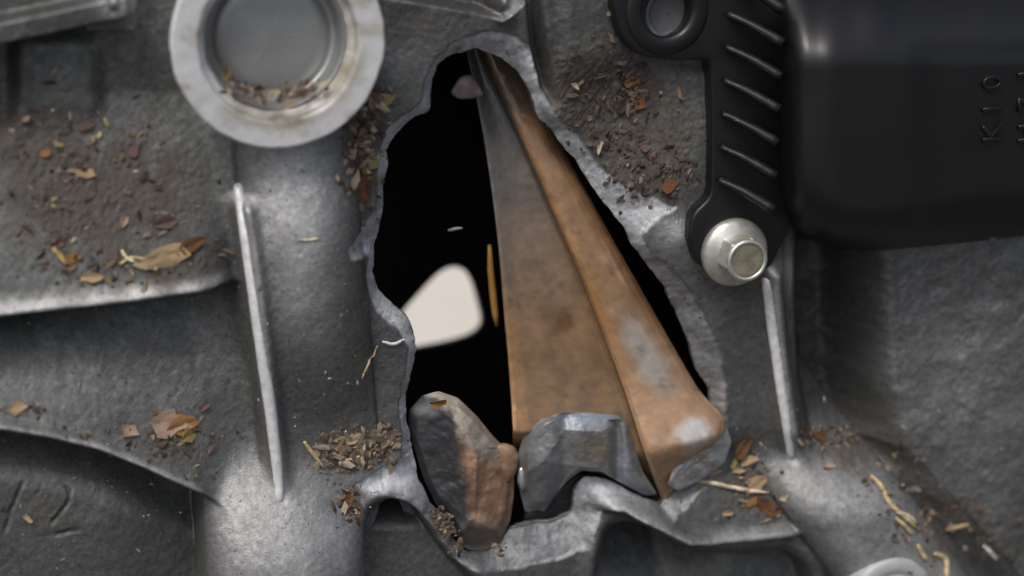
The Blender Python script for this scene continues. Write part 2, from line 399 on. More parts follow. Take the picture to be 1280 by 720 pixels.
# --- what lies on the metal: grime, leaf dust, fresh tear, with some painted shade and highlight
def patch(lst):
    s = np.zeros_like(X)
    for a, b, rx, ry, k in lst: s = np.maximum(s, k * np.exp(-((X - a) / rx) ** 2 - ((Y - b) / ry) ** 2))
    return s
dust = patch([(120, 240, 130, 80, 1), (60, 190, 90, 60, .8), (458, 175, 34, 80, 1.2), (190, 320, 90, 30, .8), (765, 160, 85, 95, 1.3), (820, 215, 50, 45, 1.1), (720, 110, 30, 60, .9), (735, 165, 55, 70, 1.), (225, 545, 50, 35, .8),
              (60, 640, 120, 70, .35), (440, 560, 60, 40, .7), (930, 610, 60, 35, .55), (1080, 560, 70, 35, .8), (1190, 650, 90, 50, .7), (435, 620, 20, 20, .8), (385, 560, 60, 60, .35), (555, 30, 70, 30, .4), (1200, 480, 120, 150, .25), (350, 470, 40, 60, .3)])
dust = np.clip(dust * (1.0 + .9 * fbm(X, Y, 24, 120, 5, .65)), 0, 1)
dust = sstep(.14, .70, dust) * (1 - .85 * lipm)
grime = np.clip(.42 + .26 * fbm(X, Y, 80, 130, 5, .65) + .5 * fbm(X, Y, 13, 131, 3, .6), 0, 1)
oil_shade = patch([(250, 300, 60, 150, .5), (1042, 430, 46, 165, 1.5), (150, 420, 200, 40, .4), (500, 10, 120, 30, .8), (690, 60, 20, 60, .6), (820, 705, 90, 40, 1.0), (950, 700, 60, 40, .4), (485, 628, 40, 12, .8), (250, 330, 40, 60, .6), (60, 420, 160, 30, .7), (260, 670, 50, 60, .9), (590, -10, 100, 30, .9), (20, 100, 40, 80, .7), (70, 22, 110, 26, .8), (150, 60, 60, 60, .4)])  # oily grime, with shade painted in along the valley, pockets and under ledges
fresh = lipm * np.clip(.9 + .7 * fbm(X, Y, 18, 140, 4), 0, 1) * (1 - .62 * sstep(600, 640, Y)) * (1 - .6 * sstep(800, 830, X) * sstep(290, 330, Y)) * sstep(-2, 1, SD)
pole = patch([(358, 235, 50, 75, 1.25), (366, 320, 40, 90, .8), (390, 400, 30, 60, .4), (1190, 480, 110, 190, .32), (148, 0, 22, 26, 1), (640, 4, 14, 18, 1), (845, 295, 26, 26, .7), (985, 335, 30, 26, .6), (480, 590, 60, 22, .8)])  # paler clean metal; the upper pillar's highlight is painted into it
wear_light = np.maximum(np.exp(-((Y - y1 + 5) / 10) ** 4) * (1 - sstep(262, 296, X)), 1. * np.exp(-((Y - y2 + 3) / 7) ** 4) * (1 - sstep(236, 258, X)) * (.45 + .55 * sstep(60, 130, X)))  # ledge crests paler: edge wear, with sky light on their tops painted in
wear_light = np.maximum(wear_light, .8 * np.exp(-((Y - y3 + 3) / 7) ** 2) * m3) * np.clip(.8 + .8 * fbm(X, Y, 20, 132, 4), 0, 1)
pole = np.maximum(pole, wear_light)
pole = np.maximum(pole, .75 * np.exp(-(np.minimum(fd, rd) / 9) ** 2) * sstep(225, 245, Y))
base = np.array([.178, .184, .180]); dark = np.array([.042, .043, .042]); brn = np.array([.060, .050, .041]); frs = np.array([.56, .585, .62]); cln = np.array([.52, .525, .53])
mixf = lambda A, B, k: A * (1 - k[..., None]) + B * k[..., None]
C = mixf(np.broadcast_to(base, X.shape + (3,)), dark, np.clip(grime * .55 + oil_shade * .55, 0, .95))
pole = np.maximum(pole, np.maximum(np.clip(p2 * 1.3, 0, 1) * fade2 * .85, np.clip(p3 * 1.2, 0, 1) * f3 * .62)) * np.clip(.95 + .5 * fbm(X, Y, 40, 133, 5, .65), 0, 1.2); pole = np.clip(pole, 0, 1)
C = mixf(C, cln, pole * .75)
C = mixf(C, frs, fresh * .85)
C = mixf(C, brn, dust * .85)
numl = (1 - sstep(1, 4, ND)) * .4 * np.clip(.4 + 1.6 * fbm(X, Y, 26, 71, 2), 0, 1); C = mixf(C, dark * .5, numl)
RGH = .38 + .14 * grime + .28 * dust - .04 * pole + .16 * fresh
MET = np.clip(.78 - .70 * dust - .15 * grime - .40 * fresh - .28 * pole, 0, 1)
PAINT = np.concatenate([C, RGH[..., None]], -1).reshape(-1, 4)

H = H + dust * (3.2 * np.abs(fbm(X, Y, 9, 160, 3, .7)) + 1.5 * fbm(X, Y, 24, 165, 2)) * (SD > 3)
# --- mesh it, cut the hole, snap its rim, split the parts
inside = SD < 0
q = grid_faces(NU, NV)
fin = inside.ravel()[q]
keep = ~fin.any(1)
cutv = np.unique(q[fin.any(1) & ~fin.all(1)].ravel()); cutv = cutv[~inside.ravel()[cutv]]
Vx, Vy = X.ravel().copy(), Y.ravel().copy()
hseg = np.vstack([hp, hp[:1]])
fine = resample(hp, 4000)
for i in cutv:
    k = np.argmin((fine[:, 0] - Vx[i]) ** 2 + (fine[:, 1] - Vy[i]) ** 2); Vx[i], Vy[i] = fine[k]
PV = np.stack([UU.ravel(), VV.ravel(), H.ravel()], -1)
g = unproj(Vx[cutv], Vy[cutv], 0); PV[cutv, :2] = g[:, :2]
faces = q[keep]
# vertex normals from the relief
gv, gu = np.gradient(H, STEP); NRM = np.stack([-gu, -gv, np.ones_like(H)], -1).reshape(-1, 3); NRM /= np.linalg.norm(NRM, axis=1)[:, None]
fcx = X.ravel()[faces].mean(1); fcy = Y.ravel()[faces].mean(1); fm = lambda A: A.ravel()[faces].mean(1)
pid = np.zeros(len(faces), int)
pid[(np.abs(fm(Y - y1 + 2)) < 13) & (fcx < 285)] = 1
pid[(np.abs(fm(Y - y2 + 2)) < 11) & (fcx < 250)] = 2
pid[(np.abs(fm(Y - y3 + 2)) < 11) & (fm(m3) > .5)] = 3
pid[fm(np.where(p2 > .35, fade2, 0)) > .35] = 4
pid[(fm(p3) > .3) & (fm(P3) > 12) & (fcy > 560)] = 5
pid[(fm(p1) > .45) & (fcy < 470) & (fcx > 300)] = 6
pid[fm(ND) < 6] = 7
pid[fm(bar) > .5] = 8
pid[fm(lipm) > .5] = 9
names = ['casting', 'ledge', 'ledge', 'ledge', 'pillar', 'pillar', 'pillar', 'cast_numeral', 'step', 'torn_lip']
block = empty('engine_block', 'grey cast engine block side smashed open, with ribs, plug boss and torn hole', 'engine block')
for k, nm in enumerate(names):
    f = faces[pid == k]
    if not len(f): continue
    used, inv = np.unique(f.ravel(), return_inverse=True)
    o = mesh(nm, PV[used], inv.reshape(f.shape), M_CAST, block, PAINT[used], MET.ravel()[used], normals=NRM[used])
    if nm == 'torn_lip': o['label'] = 'pale freshly torn metal lip round the hole'
# thickness of the broken wall: a rough band going in from the rim
nb = 700; rim = resample(hp, nb); hr = []
for a, b in rim:
    p = UP(a, b, 0); i = int(np.clip(round((p[1] - v0) / STEP), 0, NV - 1)); j = int(np.clip(round((p[0] - u0) / STEP), 0, NU - 1)); hr.append(H[i, j])
hr = np.array(hr); hr = (np.roll(hr, 1) + hr + np.roll(hr, -1)) / 3
rp = unproj(rim[:, 0], rim[:, 1], 0); ctr = rp.mean(0); rows = []
dv = (rp - ctr)[:, :2]; dv /= np.linalg.norm(dv, axis=1)[:, None]
for k, (dz, sp) in enumerate(((2, 0), (-7, 1), (-16, 5), (-26, 12), (-30, 40))):
    r_ = rp.copy(); r_[:, 2] = hr + dz + 3 * fbm(rim[:, 0], rim[:, 1] + 50 * k, 12, 200, 3)
    r_[:, :2] += dv * (sp + 2 * fbm(rim[:, 0] + 90 * k, rim[:, 1], 10, 210, 3)[:, None]); rows.append(r_)
RV = np.concatenate(rows)
mesh('break_face', RV, grid_faces(nb, 5, True), M_CAST, block, paint_of(len(RV), (.16, .165, .17), .6), .4)

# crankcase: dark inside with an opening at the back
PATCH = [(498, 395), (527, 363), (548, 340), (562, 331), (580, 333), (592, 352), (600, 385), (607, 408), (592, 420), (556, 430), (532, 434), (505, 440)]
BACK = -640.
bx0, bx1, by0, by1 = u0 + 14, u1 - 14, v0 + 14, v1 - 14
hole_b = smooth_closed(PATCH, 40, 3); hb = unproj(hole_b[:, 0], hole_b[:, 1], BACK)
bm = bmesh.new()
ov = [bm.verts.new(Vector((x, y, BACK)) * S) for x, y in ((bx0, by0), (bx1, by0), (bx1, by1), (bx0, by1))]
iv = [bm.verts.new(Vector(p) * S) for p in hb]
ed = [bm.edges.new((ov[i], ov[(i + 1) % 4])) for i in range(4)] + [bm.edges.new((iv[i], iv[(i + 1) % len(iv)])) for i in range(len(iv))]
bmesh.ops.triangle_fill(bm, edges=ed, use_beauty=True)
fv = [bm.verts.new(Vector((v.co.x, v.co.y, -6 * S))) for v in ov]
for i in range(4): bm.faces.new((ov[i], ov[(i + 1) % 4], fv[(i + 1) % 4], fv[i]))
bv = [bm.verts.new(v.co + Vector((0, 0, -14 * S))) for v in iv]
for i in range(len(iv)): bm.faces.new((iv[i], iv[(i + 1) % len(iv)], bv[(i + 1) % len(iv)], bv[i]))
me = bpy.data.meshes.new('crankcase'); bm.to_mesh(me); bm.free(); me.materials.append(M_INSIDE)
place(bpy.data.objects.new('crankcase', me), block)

# the pale sheet on the ground behind, seen out of focus through that opening
c_hit = WALL @ Vector(UP(555, 385, BACK) * S); cl = cam.matrix_world.translation; dd = (c_hit - cl)
tt = (-.295 - cl.z) / dd.z; hit = cl + dd * tt
sh = slab('pale_sheet', hit.x - .32, hit.x + .32, hit.y - .32, hit.y + .5, -.300, .004, M_SHEET)
tag(sh, 'off white sheet seen blurred through the hole as a pale patch', 'sheet')

# ------------------------------------------------------------------ ribs, plug boss and plug, small boss on the block
def rib(pts, hs_, rads, seed):
    c = curve(pts, 40); hh = np.interp(np.linspace(0, 1, 40), np.linspace(0, 1, len(hs_)), hs_); rr = np.interp(np.linspace(0, 1, 40), np.linspace(0, 1, len(rads)), rads)
    for _k in range(12):
        p = unproj(c[:, 0], c[:, 1], hh); iv_ = np.clip(((p[:, 1] - v0) / STEP).astype(int), 0, NV - 1); ju_ = np.clip(((p[:, 0] - u0) / STEP).astype(int), 0, NU - 1); hh = .5 * hh + .5 * (H[iv_, ju_] - .5)
    hh = np.convolve(np.pad(hh, 4, 'edge'), np.ones(9) / 9, 'valid'); hh[0] -= 4; hh[-1] -= 4; p = unproj(c[:, 0], c[:, 1], hh); p += RNG.randn(*p.shape) * .15
    o = tube('rib', p, rr, M_BARE, block, 12, 1.0, jit=.04, seed=seed); o['label'] = 'thin bright worn rib'; return o
rib([(298, 232), (308, 300), (322, 400), (337, 505), (346, 580), (350, 628)], [40, 52, 49, 44, 46, 48], [6, 7.2, 7.6, 7.4, 6.6, 5], 1)
rib([(957, 345), (964, 400), (974, 470), (983, 530), (989, 572)], [22, 28, 26, 23, 14], [6, 7, 6.8, 6.2, 4.5], 2)

def ringpaint(V, P, metal):
    x, y = proj(V); n = fbm(x, y, 40, 300, 5, .6); n2 = fbm(x, y, 12, 310, 3)
    P = P.copy(); ch = np.array([.70, .71, .72])
    st = np.clip(sstep(.05, .5, n) * .6 + sstep(.25, .5, n2) * .35, 0, 1)
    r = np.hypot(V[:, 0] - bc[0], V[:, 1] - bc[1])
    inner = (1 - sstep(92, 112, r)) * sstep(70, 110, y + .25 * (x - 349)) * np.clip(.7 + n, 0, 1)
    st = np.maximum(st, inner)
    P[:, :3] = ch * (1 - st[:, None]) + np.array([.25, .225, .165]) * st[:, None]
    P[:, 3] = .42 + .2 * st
    return P, np.clip(.35 - .3 * st, 0, 1)
pr = [(r_ * .952, h_) for r_, h_ in [(112, -120), (112, -40), (114, -26), (124, -19), (128, -15), (129.5, -3), (128.6, -.8), (127, 0), (125, 0)] + [(r, 0) for r in (120, 116, 112, 108, 105, 102)] + [(98.5, 0), (97, -1), (96, -4), (95.5, -10), (95, -16), (93, -18), (88, -18.5), (87, -21), (86.5, -40), (86, -70)]]
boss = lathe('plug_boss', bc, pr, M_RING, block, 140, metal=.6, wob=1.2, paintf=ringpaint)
def plugpaint(V, P, metal):
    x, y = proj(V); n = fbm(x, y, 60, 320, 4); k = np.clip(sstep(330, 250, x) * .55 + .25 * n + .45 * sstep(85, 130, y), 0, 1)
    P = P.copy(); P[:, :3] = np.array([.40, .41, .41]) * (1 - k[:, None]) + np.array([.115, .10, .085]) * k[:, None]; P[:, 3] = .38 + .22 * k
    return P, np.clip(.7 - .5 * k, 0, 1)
pp = [(r_ * .952, h_) for r_, h_ in [(86.4, -22), (85, -20.5), (83.5, -22), (82, -28), (81, -42), (80, -50), (77, -53), (73, -53), (70, -50.5), (67, -48)] + [(r, -47 + (63 - r) * .02) for r in (57, 48, 36, 24, 12, .5)]]
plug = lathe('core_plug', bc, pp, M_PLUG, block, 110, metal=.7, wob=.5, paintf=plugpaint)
plug['label'] = 'smooth grey cup shaped core plug pressed into the ring'
c2 = UP(1116, 752, 72)
lathe('drilled_boss', c2, [(64, -40), (61, -5), (56, -1), (48, 0), (42, 0), (40, -1.5), (38, -1.5), (36, 0), (24, 0), (20, -2), (18, -14), (1, -15)], M_RING, block, 72, rgb=(.40, .41, .42), rough=.55, metal=.2, wob=.8)
c3 = UP(838, 18, 14)
lathe('threaded_hole', c3, [(36, -20), (34, 0), (29, 1), (26, -2), (25, -8), (22, -9), (1, -8)], M_RING, block, 64, rgb=(.13, .135, .14), rough=.42, metal=.3, wob=.5)

# ------------------------------------------------------------------ the connecting rod
rod = empty('connecting_rod', 'brown varnished connecting rod beam leaning through the torn hole, snapped at its lower end', 'connecting rod')
NS = 230
Lc = curve([(566, -20), (588, 90), (606, 180), (620, 280), (629, 370), (638, 480), (641, 530), (643, 572)], NS)
R0 = curve([(566, -30), (610, 80), (650, 170), (690, 262), (728, 350), (778, 480), (800, 548), (828, 628)], NS)
R1c = curve([(626, -30), (664, 80), (698, 165), (742, 255), (792, 345), (868, 478), (907, 532), (866, 584)], NS)
t = np.linspace(0, 1, NS)
hw = -130 + 128 * np.clip(t * 1.12, 0, 1) - 50 * sstep(.88, 1, t)                    # depth of the web
hL = hw + 1.0; hR = hw + 24 + 20 * t
cols = []; 
def colm(P2, h): cols.append(unproj(P2[:, 0], P2[:, 1], h))
lw = (3 + 15 * t)[:, None] * np.array([[1., 0]])
colm(Lc + np.array([[1., 0]]), hL - 46)
colm(Lc + np.array([[-1., 0]]), hL - 8)
colm(Lc, hL - 1.2)
colm(Lc + lw * .35, hL)
colm(Lc + lw * .8, hL - .2)
colm(Lc + lw * 1.15, hw + .5)
colm(Lc + lw * 1.6, hw)
W0 = Lc + lw * 1.6; W1 = R0 - np.array([[7., 0]]) * (0.5 + t)[:, None]
for k in (.2, .4, .6, .8): colm(W0 * (1 - k) + W1 * k, hw - 2 * math.sin(k * math.pi))
colm(W1, hw + 1)
colm(R0 - np.array([[2., 0]]), hw + 6)
colm(R0, hR - 7)
colm(R0 * .95 + R1c * .05, hR - 2.5)
for k, dz in ((.14, 0), (.3, .8), (.5, .8), (.66, 0), (.8, -3), (.92, -9), (1., -20)): colm(R0 * (1 - k) + R1c * k, hR + dz)
colm(R1c + np.array([[2., 3]]), hR - 60)
colm(R0 * .5 + R1c * .5, hR - 75)
G = np.stack(cols, 1)          # station, column
ncc = G.shape[1]; cc = np.linspace(0, ncc - 1, (ncc - 1) * 4 + 1); ci0 = np.minimum(cc.astype(int), ncc - 2); cf = (cc - ci0)[None, :, None]
G = G[:, ci0] * (1 - cf) + G[:, ci0 + 1] * cf
nc = G.shape[1]
px, py = proj(G)
G[:, :, 2] += .9 * fbm(px, py, 20, 400, 3) + .35 * fbm(px, py, 6, 402, 2)
# colours: varnish burnt on, worn to grey steel higher up and in patches
n1 = fbm(px, py, 60, 410, 5, .6); n2 = fbm(px, py, 18, 415, 4, .6); n2c = fbm(px * 1.0, py * .3, 9, 417, 3)
cidx = cc[None, :] * np.ones((NS, 1))
isweb = (cidx <= 12.6); edge = (1 - sstep(3.5, 6.2, cidx)) * .8 * sstep(330, 450, py) + np.exp(-((cidx - 14.6) / 1.1) ** 2)
var = np.array([.265, .152, .076]); web_c = np.array([.225, .142, .078]); steel = np.array([.110, .104, .096]); org = np.array([.43, .215, .075]); wear_light = np.array([.38, .355, .325]); pnk = np.array([.47, .30, .18])
A = np.where(isweb[..., None], web_c, var) * (1 + .25 * n1 + .18 * n2)[..., None]
kk = sstep(.25, .6, fbm(px, py, 26, 421, 4, .65)) * .55; A = A * (1 - kk[..., None]) + A * np.array([.76, .74, .72]) * kk[..., None]
kk = (np.clip(edge * .75 + .3 * n2, 0, 1) * sstep(240, 400, py) * .7); A = A * (1 - kk[..., None]) + org * kk[..., None]
kk = np.where(isweb, 1 - sstep(180, 420, py + 70 * n1), (1 - sstep(80, 230, py + 60 * n1)) * .55); A = A * (1 - kk[..., None]) + steel * kk[..., None]
kk = np.where(~isweb, sstep(380, 500, py) * .8, 0); A = A * (1 - kk[..., None]) + pnk * kk[..., None]  # pinker low flange, painted paler for the light it catches
def spot(a, b, rx, ry, th=.4): return sstep(th - .32, th + .38, np.exp(-((px - a) / rx) ** 2 - ((py - b) / ry) ** 2) + .3 * n2)
kk = spot(805 + .5 * (py - 440) - .5 * 0, 442, 20, 52) * (~isweb) * .8; A = A * (1 - kk[..., None]) + wear_light * kk[..., None]
kk = sstep(585, 615, py) * .6; A = A * (1 - kk[..., None]) + np.array([.20, .13, .07]) * kk[..., None]
kk = spot(868, 540, 22, 18) * (cidx > 14); A = A * (1 - kk[..., None]) + np.array([.62, .6, .57]) * kk[..., None]  # pale spot: a small specular glint painted near the snapped end
kk = spot(705, 402, 13, 15) * isweb * .75; A = A * (1 - kk[..., None]) + np.array([.10, .04, .015]) * kk[..., None]
al = px * .44 - py * .9 * .0 + 0; scr = fbm(px + .52 * (620 - py) * -1 * .0 + (py * -.46), py * .06, 5, 425, 3, .7); pit = fbm(px, py, 6, 427, 3, .7)
A = A * (1 + .07 * scr + .15 * pit)[..., None]
kk = sstep(.38, .6, fbm(px, py, 11, 429, 3, .6)) * .6; A = A * (1 - .4 * kk[..., None])
rough = .20 + .15 * n1 + .18 * isweb + .1 * n2
PR = np.concatenate([np.clip(A, .01, .9), rough[..., None]], -1).reshape(-1, 4)
Gm = G.reshape(-1, 3)
fa = grid_faces(nc, NS)
ci = fa[:, 0] % nc
for nm, a, b in (('flange', 0, 19), ('web', 20, 49), ('flange', 50, nc)):
    f = fa[(ci >= a) & (ci <= b)]; used, inv = np.unique(f.ravel(), return_inverse=True)
    mesh(nm, Gm[used], inv.reshape(f.shape), M_ROD, rod, PR[used], .25)

# radial slab: closed lump over an outline (photo pixels), domed front, flatter back
def lump(name, outline, hbase, dome, mat, parent, n=110, rings=28, back=-20, rgbf=None, rough=.5, metal=.3, nz=3., seed=1, pw=.5, peak=None, facet=0., it=1, hf=None, planes=None):
    o = smooth_closed(outline, n, it); c = np.array(peak) if peak is not None else o.mean(0)
    if isinstance(hbase, (list, tuple)):
        hb_ = np.interp(resample(np.array([[a, b, v] for (a, b), v in zip(outline, hbase)]), n)[:, 2], [-1e4, 1e4], [-1e4, 1e4])
        hb_ = (np.roll(hb_, 1) + hb_ * 2 + np.roll(hb_, -1)) / 4
    else: hb_ = np.full(n, float(hbase))
    V = []
    for k in range(rings + 1):
        r = (1 - k / rings) ** .8
        p = c + (o - c) * r
        hh = hb_ * r + hb_.mean() * (1 - r) + dome * (1 - r ** 2) ** pw
        if planes is not None:
            q_ = np.min([h0 + gx * (p[:, 0] - a) + gy * (p[:, 1] - b) for a, b, h0, gx, gy in planes], 0); w_ = min(1, (1 - r) * 7); hh = hb_ * (1 - w_) + np.maximum(q_, hb_ - 6) * w_
        if hf is not None: hh = hh + hf(p[:, 0], p[:, 1]) * min(1, (1 - r) * 6)
        hh = hh + (nz * (.6 * fbm(p[:, 0], p[:, 1], 30, seed, 4, .55) + (.25 if planes else .6) * fbm(p[:, 0], p[:, 1], 9, seed + 3, 3, .6))) * min(1, .3 + (1 - r) * 3)
        if facet: hh = hh + facet * np.abs(fbm(p[:, 0] + 40, p[:, 1], 55, seed + 9, 2)) * min(1, (1 - r) * 3)
        V.append(unproj(p[:, 0], p[:, 1], hh))
    bk = []
    for r in (.96, .75, .02):
        q0 = unproj((c + (o - c) * r)[:, 0], (c + (o - c) * r)[:, 1], hb_ + back * (1 - .3 * r)); bk.append(q0)
    V = bk[::-1] + V; V = np.concatenate(V); rows_ = rings + 1 + 3
    x, y = proj(V); P = paint_of(len(V), (.3, .3, .3), rough)
    if rgbf is not None:
        res = rgbf(x, y); P[:, :3] = np.clip(res[0], .005, .95); P[:, 3] = res[1]
    return mesh(name, V, grid_faces(n, rows_, True), mat, parent, P, metal)

def endpaint(x, y):
    n = fbm(x, y, 16, 500, 4); A = np.array([.36, .37, .385]) * (1 + .4 * n)[:, None]
    k = sstep(.1, .4, fbm(x, y, 22, 505, 3)) * .6; A = A * (1 - k[:, None]) + np.array([.30, .20, .13]) * k[:, None]
    return A, .4 + .1 * n
# snapped end of the wide flange: tan wedge and grey torn face
def wedgepaint(x, y):
    n = fbm(x, y, 24, 510, 4); A = np.array([.38, .25, .18]) * (1 + .35 * n)[:, None]
    k = sstep(560, 600, y) * .6; A = A * (1 - k[:, None]) + np.array([.15, .105, .06]) * k[:, None]
    k = sstep(.2, .55, np.exp(-((x - 870) / 22) ** 2 - ((y - 545) / 18) ** 2) + .25 * n); A = A * (1 - k[:, None]) + np.array([.62, .6, .57]) * k[:, None]
    return A, .42 + .1 * n
lump('torn_end', [(880, 516), (906, 526), (915, 552), (906, 578), (880, 598), (848, 614), (834, 606), (850, 560)], 10, 6, M_SHARD, rod, rgbf=endpaint, back=-36, nz=4, metal=.6, seed=61, pw=.7)['label'] = 'grey torn metal at the snapped end'
# ------------------------------------------------------------------ broken big end and lump of debris in the hole
def shardpaint(x, y):
    n = fbm(x, y, 30, 520, 5, .6); A = np.array([.20, .21, .215]) * (1 + .55 * n)[:, None]
    k = np.exp(-((x - 735) / 30) ** 2 - ((y - 525) / 12) ** 2); A = A * (1 - k[:, None] * .7) + np.array([.24, .31, .40]) * k[:, None] * .7
    k = np.exp(-((x - 745) / 24) ** 2 - ((y - 560) / 22) ** 2) * .8; A = A * (1 - k[:, None]) + np.array([.21, .18, .125]) * k[:, None]
    k = np.exp(-((x - 780) / 10) ** 2 - ((y - 585) / 30) ** 2) * .5; A = A * (1 - k[:, None]) + np.array([.22, .26, .36]) * k[:, None]
    return A, .46 + .12 * n
bigend = empty('bearing_shard', 'bluish grey curved steel shard at the foot of the brown rod web', 'metal shard')
lump('shell', [(648, 566), (655, 542), (676, 524), (704, 515), (740, 516), (772, 519), (784, 528), (792, 556), (804, 590), (822, 618), (806, 620), (780, 606), (752, 590), (726, 588), (706, 604), (680, 640), (656, 640), (648, 606)],
     [-14, -8, -2, 2, 4, 2, 2, 0, -4, -8, -10, -6, 2, -2, -10, -26, -30, -24], 20, M_SHARD, bigend, 210, 48, rgbf=shardpaint, back=-26, nz=4, metal=.35, seed=63, pw=.6, peak=(722, 556), planes=[(712, 560, 14, .04, -.22), (735, 522, 8, 0, .7), (672, 570, 4, .55, .12), (690, 600, -2, .1, -.5), (780, 560, 10, -.35, 0)],
     hf=lambda x, y: -14 * np.exp(-((x - 772) / 8) ** 2) * (y > 525) - 8 * np.exp(-((x - 705) / 10) ** 2) + 4 * np.exp(-((x - 676) / 16) ** 2))
lump('dark_edge', [(652, 650), (660, 634), (690, 612), (712, 596), (732, 584), (734, 612), (724, 634), (700, 648), (668, 656)], -34, 10, M_SHARD, bigend, 48, 8,
     rgbf=lambda x, y: (np.array([.022, .022, .024]) * (1 + .4 * fbm(x, y, 20, 530, 4))[:, None], .5 + 0 * x), back=-12, nz=3, metal=.4, seed=64)

def lumppaint(x, y):
    n = fbm(x, y, 34, 540, 5, .6); n2 = fbm(x, y, 12, 545, 4)
    A = np.array([.030, .032, .036]) * (1 + .5 * n)[:, None]
    k = sstep(-10, 14, (x - (572 + .22 * (y - 560))) + 14 * n) * sstep(535, 575, y + 20 * n2); A = A * (1 - k[:, None]) + np.array([.27, .16, .10]) * (1 + .5 * n2)[:, None] * k[:, None]
    ln = (x - 530) * .80 - (y - 490) * .62
    k2 = sstep(-2, 14, ln + 16 * n2) * (1 - sstep(560, 590, y)); A = A * (1 - k2[:, None]) + np.array([.30, .26, .22]) * (1 + .4 * n2)[:, None] * k2[:, None]
    k3 = sstep(640, 672, y + 12 * n) * .7; A = A * (1 - k3[:, None]) + np.array([.20, .19, .17]) * (1 + .3 * n2)[:, None] * k3[:, None]
    k4 = np.clip(np.exp(-((x - 532) / 16) ** 2 - ((y - 512) / 8) ** 2), 0, 1) * .6; A = A * (1 - k4[:, None]) + np.array([.30, .31, .33]) * k4[:, None]
    return A, .56 + .12 * k + .1 * n
dl = empty('metal_chunk', 'dark grey broken metal chunk with rusty right side wedged in the hole', 'metal chunk')
lump('chunk', [(512, 512), (528, 494), (548, 489), (572, 497), (596, 520), (616, 545), (634, 562), (643, 585), (642, 620), (638, 650), (626, 676), (604, 691), (582, 686), (566, 660), (546, 632), (530, 600), (519, 565), (509, 540)],
     [-30, -26, -22, -18, -16, -18, -20, -20, -20, -20, -20, -18, -14, -12, -14, -18, -24, -30], 34, M_SHARD, dl, 210, rgbf=lumppaint, back=-40, nz=5, metal=.15, seed=65, pw=.62, peak=(586, 585), rings=56, planes=[(545, 580, -4, .42, .06), (622, 600, -2, -.75, .02), (556, 512, -6, -.05, .62), (606, 530, -6, -.55, .42), (600, 676, -6, -.1, -.9), (548, 640, -8, .75, -.35)],
     hf=lambda x, y: 3 * np.exp(-((x - 588 - .1 * (y - 600)) / 10) ** 2) - 3 * np.exp(-((x - 606 + .25 * (y - 600)) / 7) ** 2) * (y > 560) - 5 * np.exp(-((x - 590) / 7) ** 2 - ((y - 640) / 7) ** 2) + 8 * np.exp(-((x - 598) / 24) ** 2 - ((y - 660) / 12) ** 2) - 9 * np.exp(-((y - 684 + .3 * (x - 600)) / 9) ** 2))
lump('ear', [(618, 556), (630, 553), (644, 558), (650, 572), (645, 592), (634, 606), (624, 590)], -14, 10, M_SHARD, dl, 36, 8, rgbf=lambda x, y: (np.array([.30, .19, .12]) * (1 + .4 * fbm(x, y, 10, 550, 3))[:, None], .5 + 0 * x), back=-14, nz=2, metal=.2, seed=66)
lump('bead', [(648, 584), (656, 580), (661, 592), (660, 608), (652, 616), (646, 602)], -18, 8, M_SHARD, dl, 28, 8, rgbf=lambda x, y: (np.array([.42, .43, .44]) + 0 * x[:, None], .35 + 0 * x), back=-10, nz=1, metal=.6, seed=67)

# things deep inside the crankcase
tag(tube('bent_strip', unproj(np.array([612, 613, 616, 619, 621.]), np.array([306, 335, 365, 392, 408.]), np.array([-150, -150, -148, -146, -144.])), [2.5, 4.5, 5, 4.5, 2], M_ROD, None, 8, .5, paint=((.50, .26, .06), .55), metal=.0),
    'thin orange brown strip upright in the dark beside the rod', 'strip')
tag(lump('broken_flake', [(562, 116), (574, 96), (588, 92), (600, 108), (606, 120), (590, 124), (572, 124)], -60, 6, M_SHARD, None, 28, 6, rgbf=lambda x, y: (np.array([.20, .16, .155]) * (1 + .5 * fbm(x, y, 8, 560, 3))[:, None], .6 + 0 * x), back=-8, nz=3, metal=.1, seed=68),
    'dull pinkish flake of broken metal at the dark top of the hole', 'flake')

# ------------------------------------------------------------------ black moulded cover with its toothed side and mounting flange
cov = empty('black_cover', 'glossy black moulded plastic cover with raised characters, bolted on at upper right', 'cover')
# body: its own relief on a grid
def relief(name, x0, x1, y0, y1, hfun, keepf, mat, parent, step=2.5, hbase=0, skirt=None):
    pass
CO = smooth_closed([(972, -170), (972, 60), (974, 200), (978, 252), (990, 284), (1016, 303), (1052, 312), (1092, 314), (1180, 306), (1285, 295), (1420, 276), (1460, 200), (1460, -170)], 200, 3)
def cover_h(x, y):
    h = 0 * x
    q_ = np.clip(84 - y, 0, 270); h = h - 2.3 * q_ * q_ / (q_ + 170)            # rolls back towards the top
    h = h + 6 * np.exp(-((x - 1095) / 26) ** 2 - ((y - 6) / 40) ** 2)
    h = h - 8 * sstep(1130, 1175, x) * sstep(40, 70, y)     # lower pad that carries the characters
    h = h - 5 * np.exp(-((x - 1020) / 14) ** 2)
    return h
def cover_lump():
    n = 200; c = np.array([1200., 90.]); V = []; rings = 34; hb_, top = 16., 118.
    dn = None
    for k in range(rings + 1):
        s = k / rings; r = 1 - s
        p = c + (CO - c) * (r if k < rings else .004)
        edge = np.linalg.norm(CO - p, axis=1)
        lift_ = np.clip(edge / 62, 0, 1); lift_ = np.sqrt(1 - (1 - lift_) ** 2)
        V.append(unproj(p[:, 0], p[:, 1], hb_ + (top - hb_) * lift_ + cover_h(p[:, 0], p[:, 1]) * lift_))
    b = unproj(CO[:, 0], CO[:, 1], -10.); V = [b] + V
    # denser rings near the edge
    return np.concatenate(V), rings + 2, n
cv, rws, nn = cover_lump()
mesh('shell', cv, grid_faces(nn, rws, True), M_PLASTIC, cov)
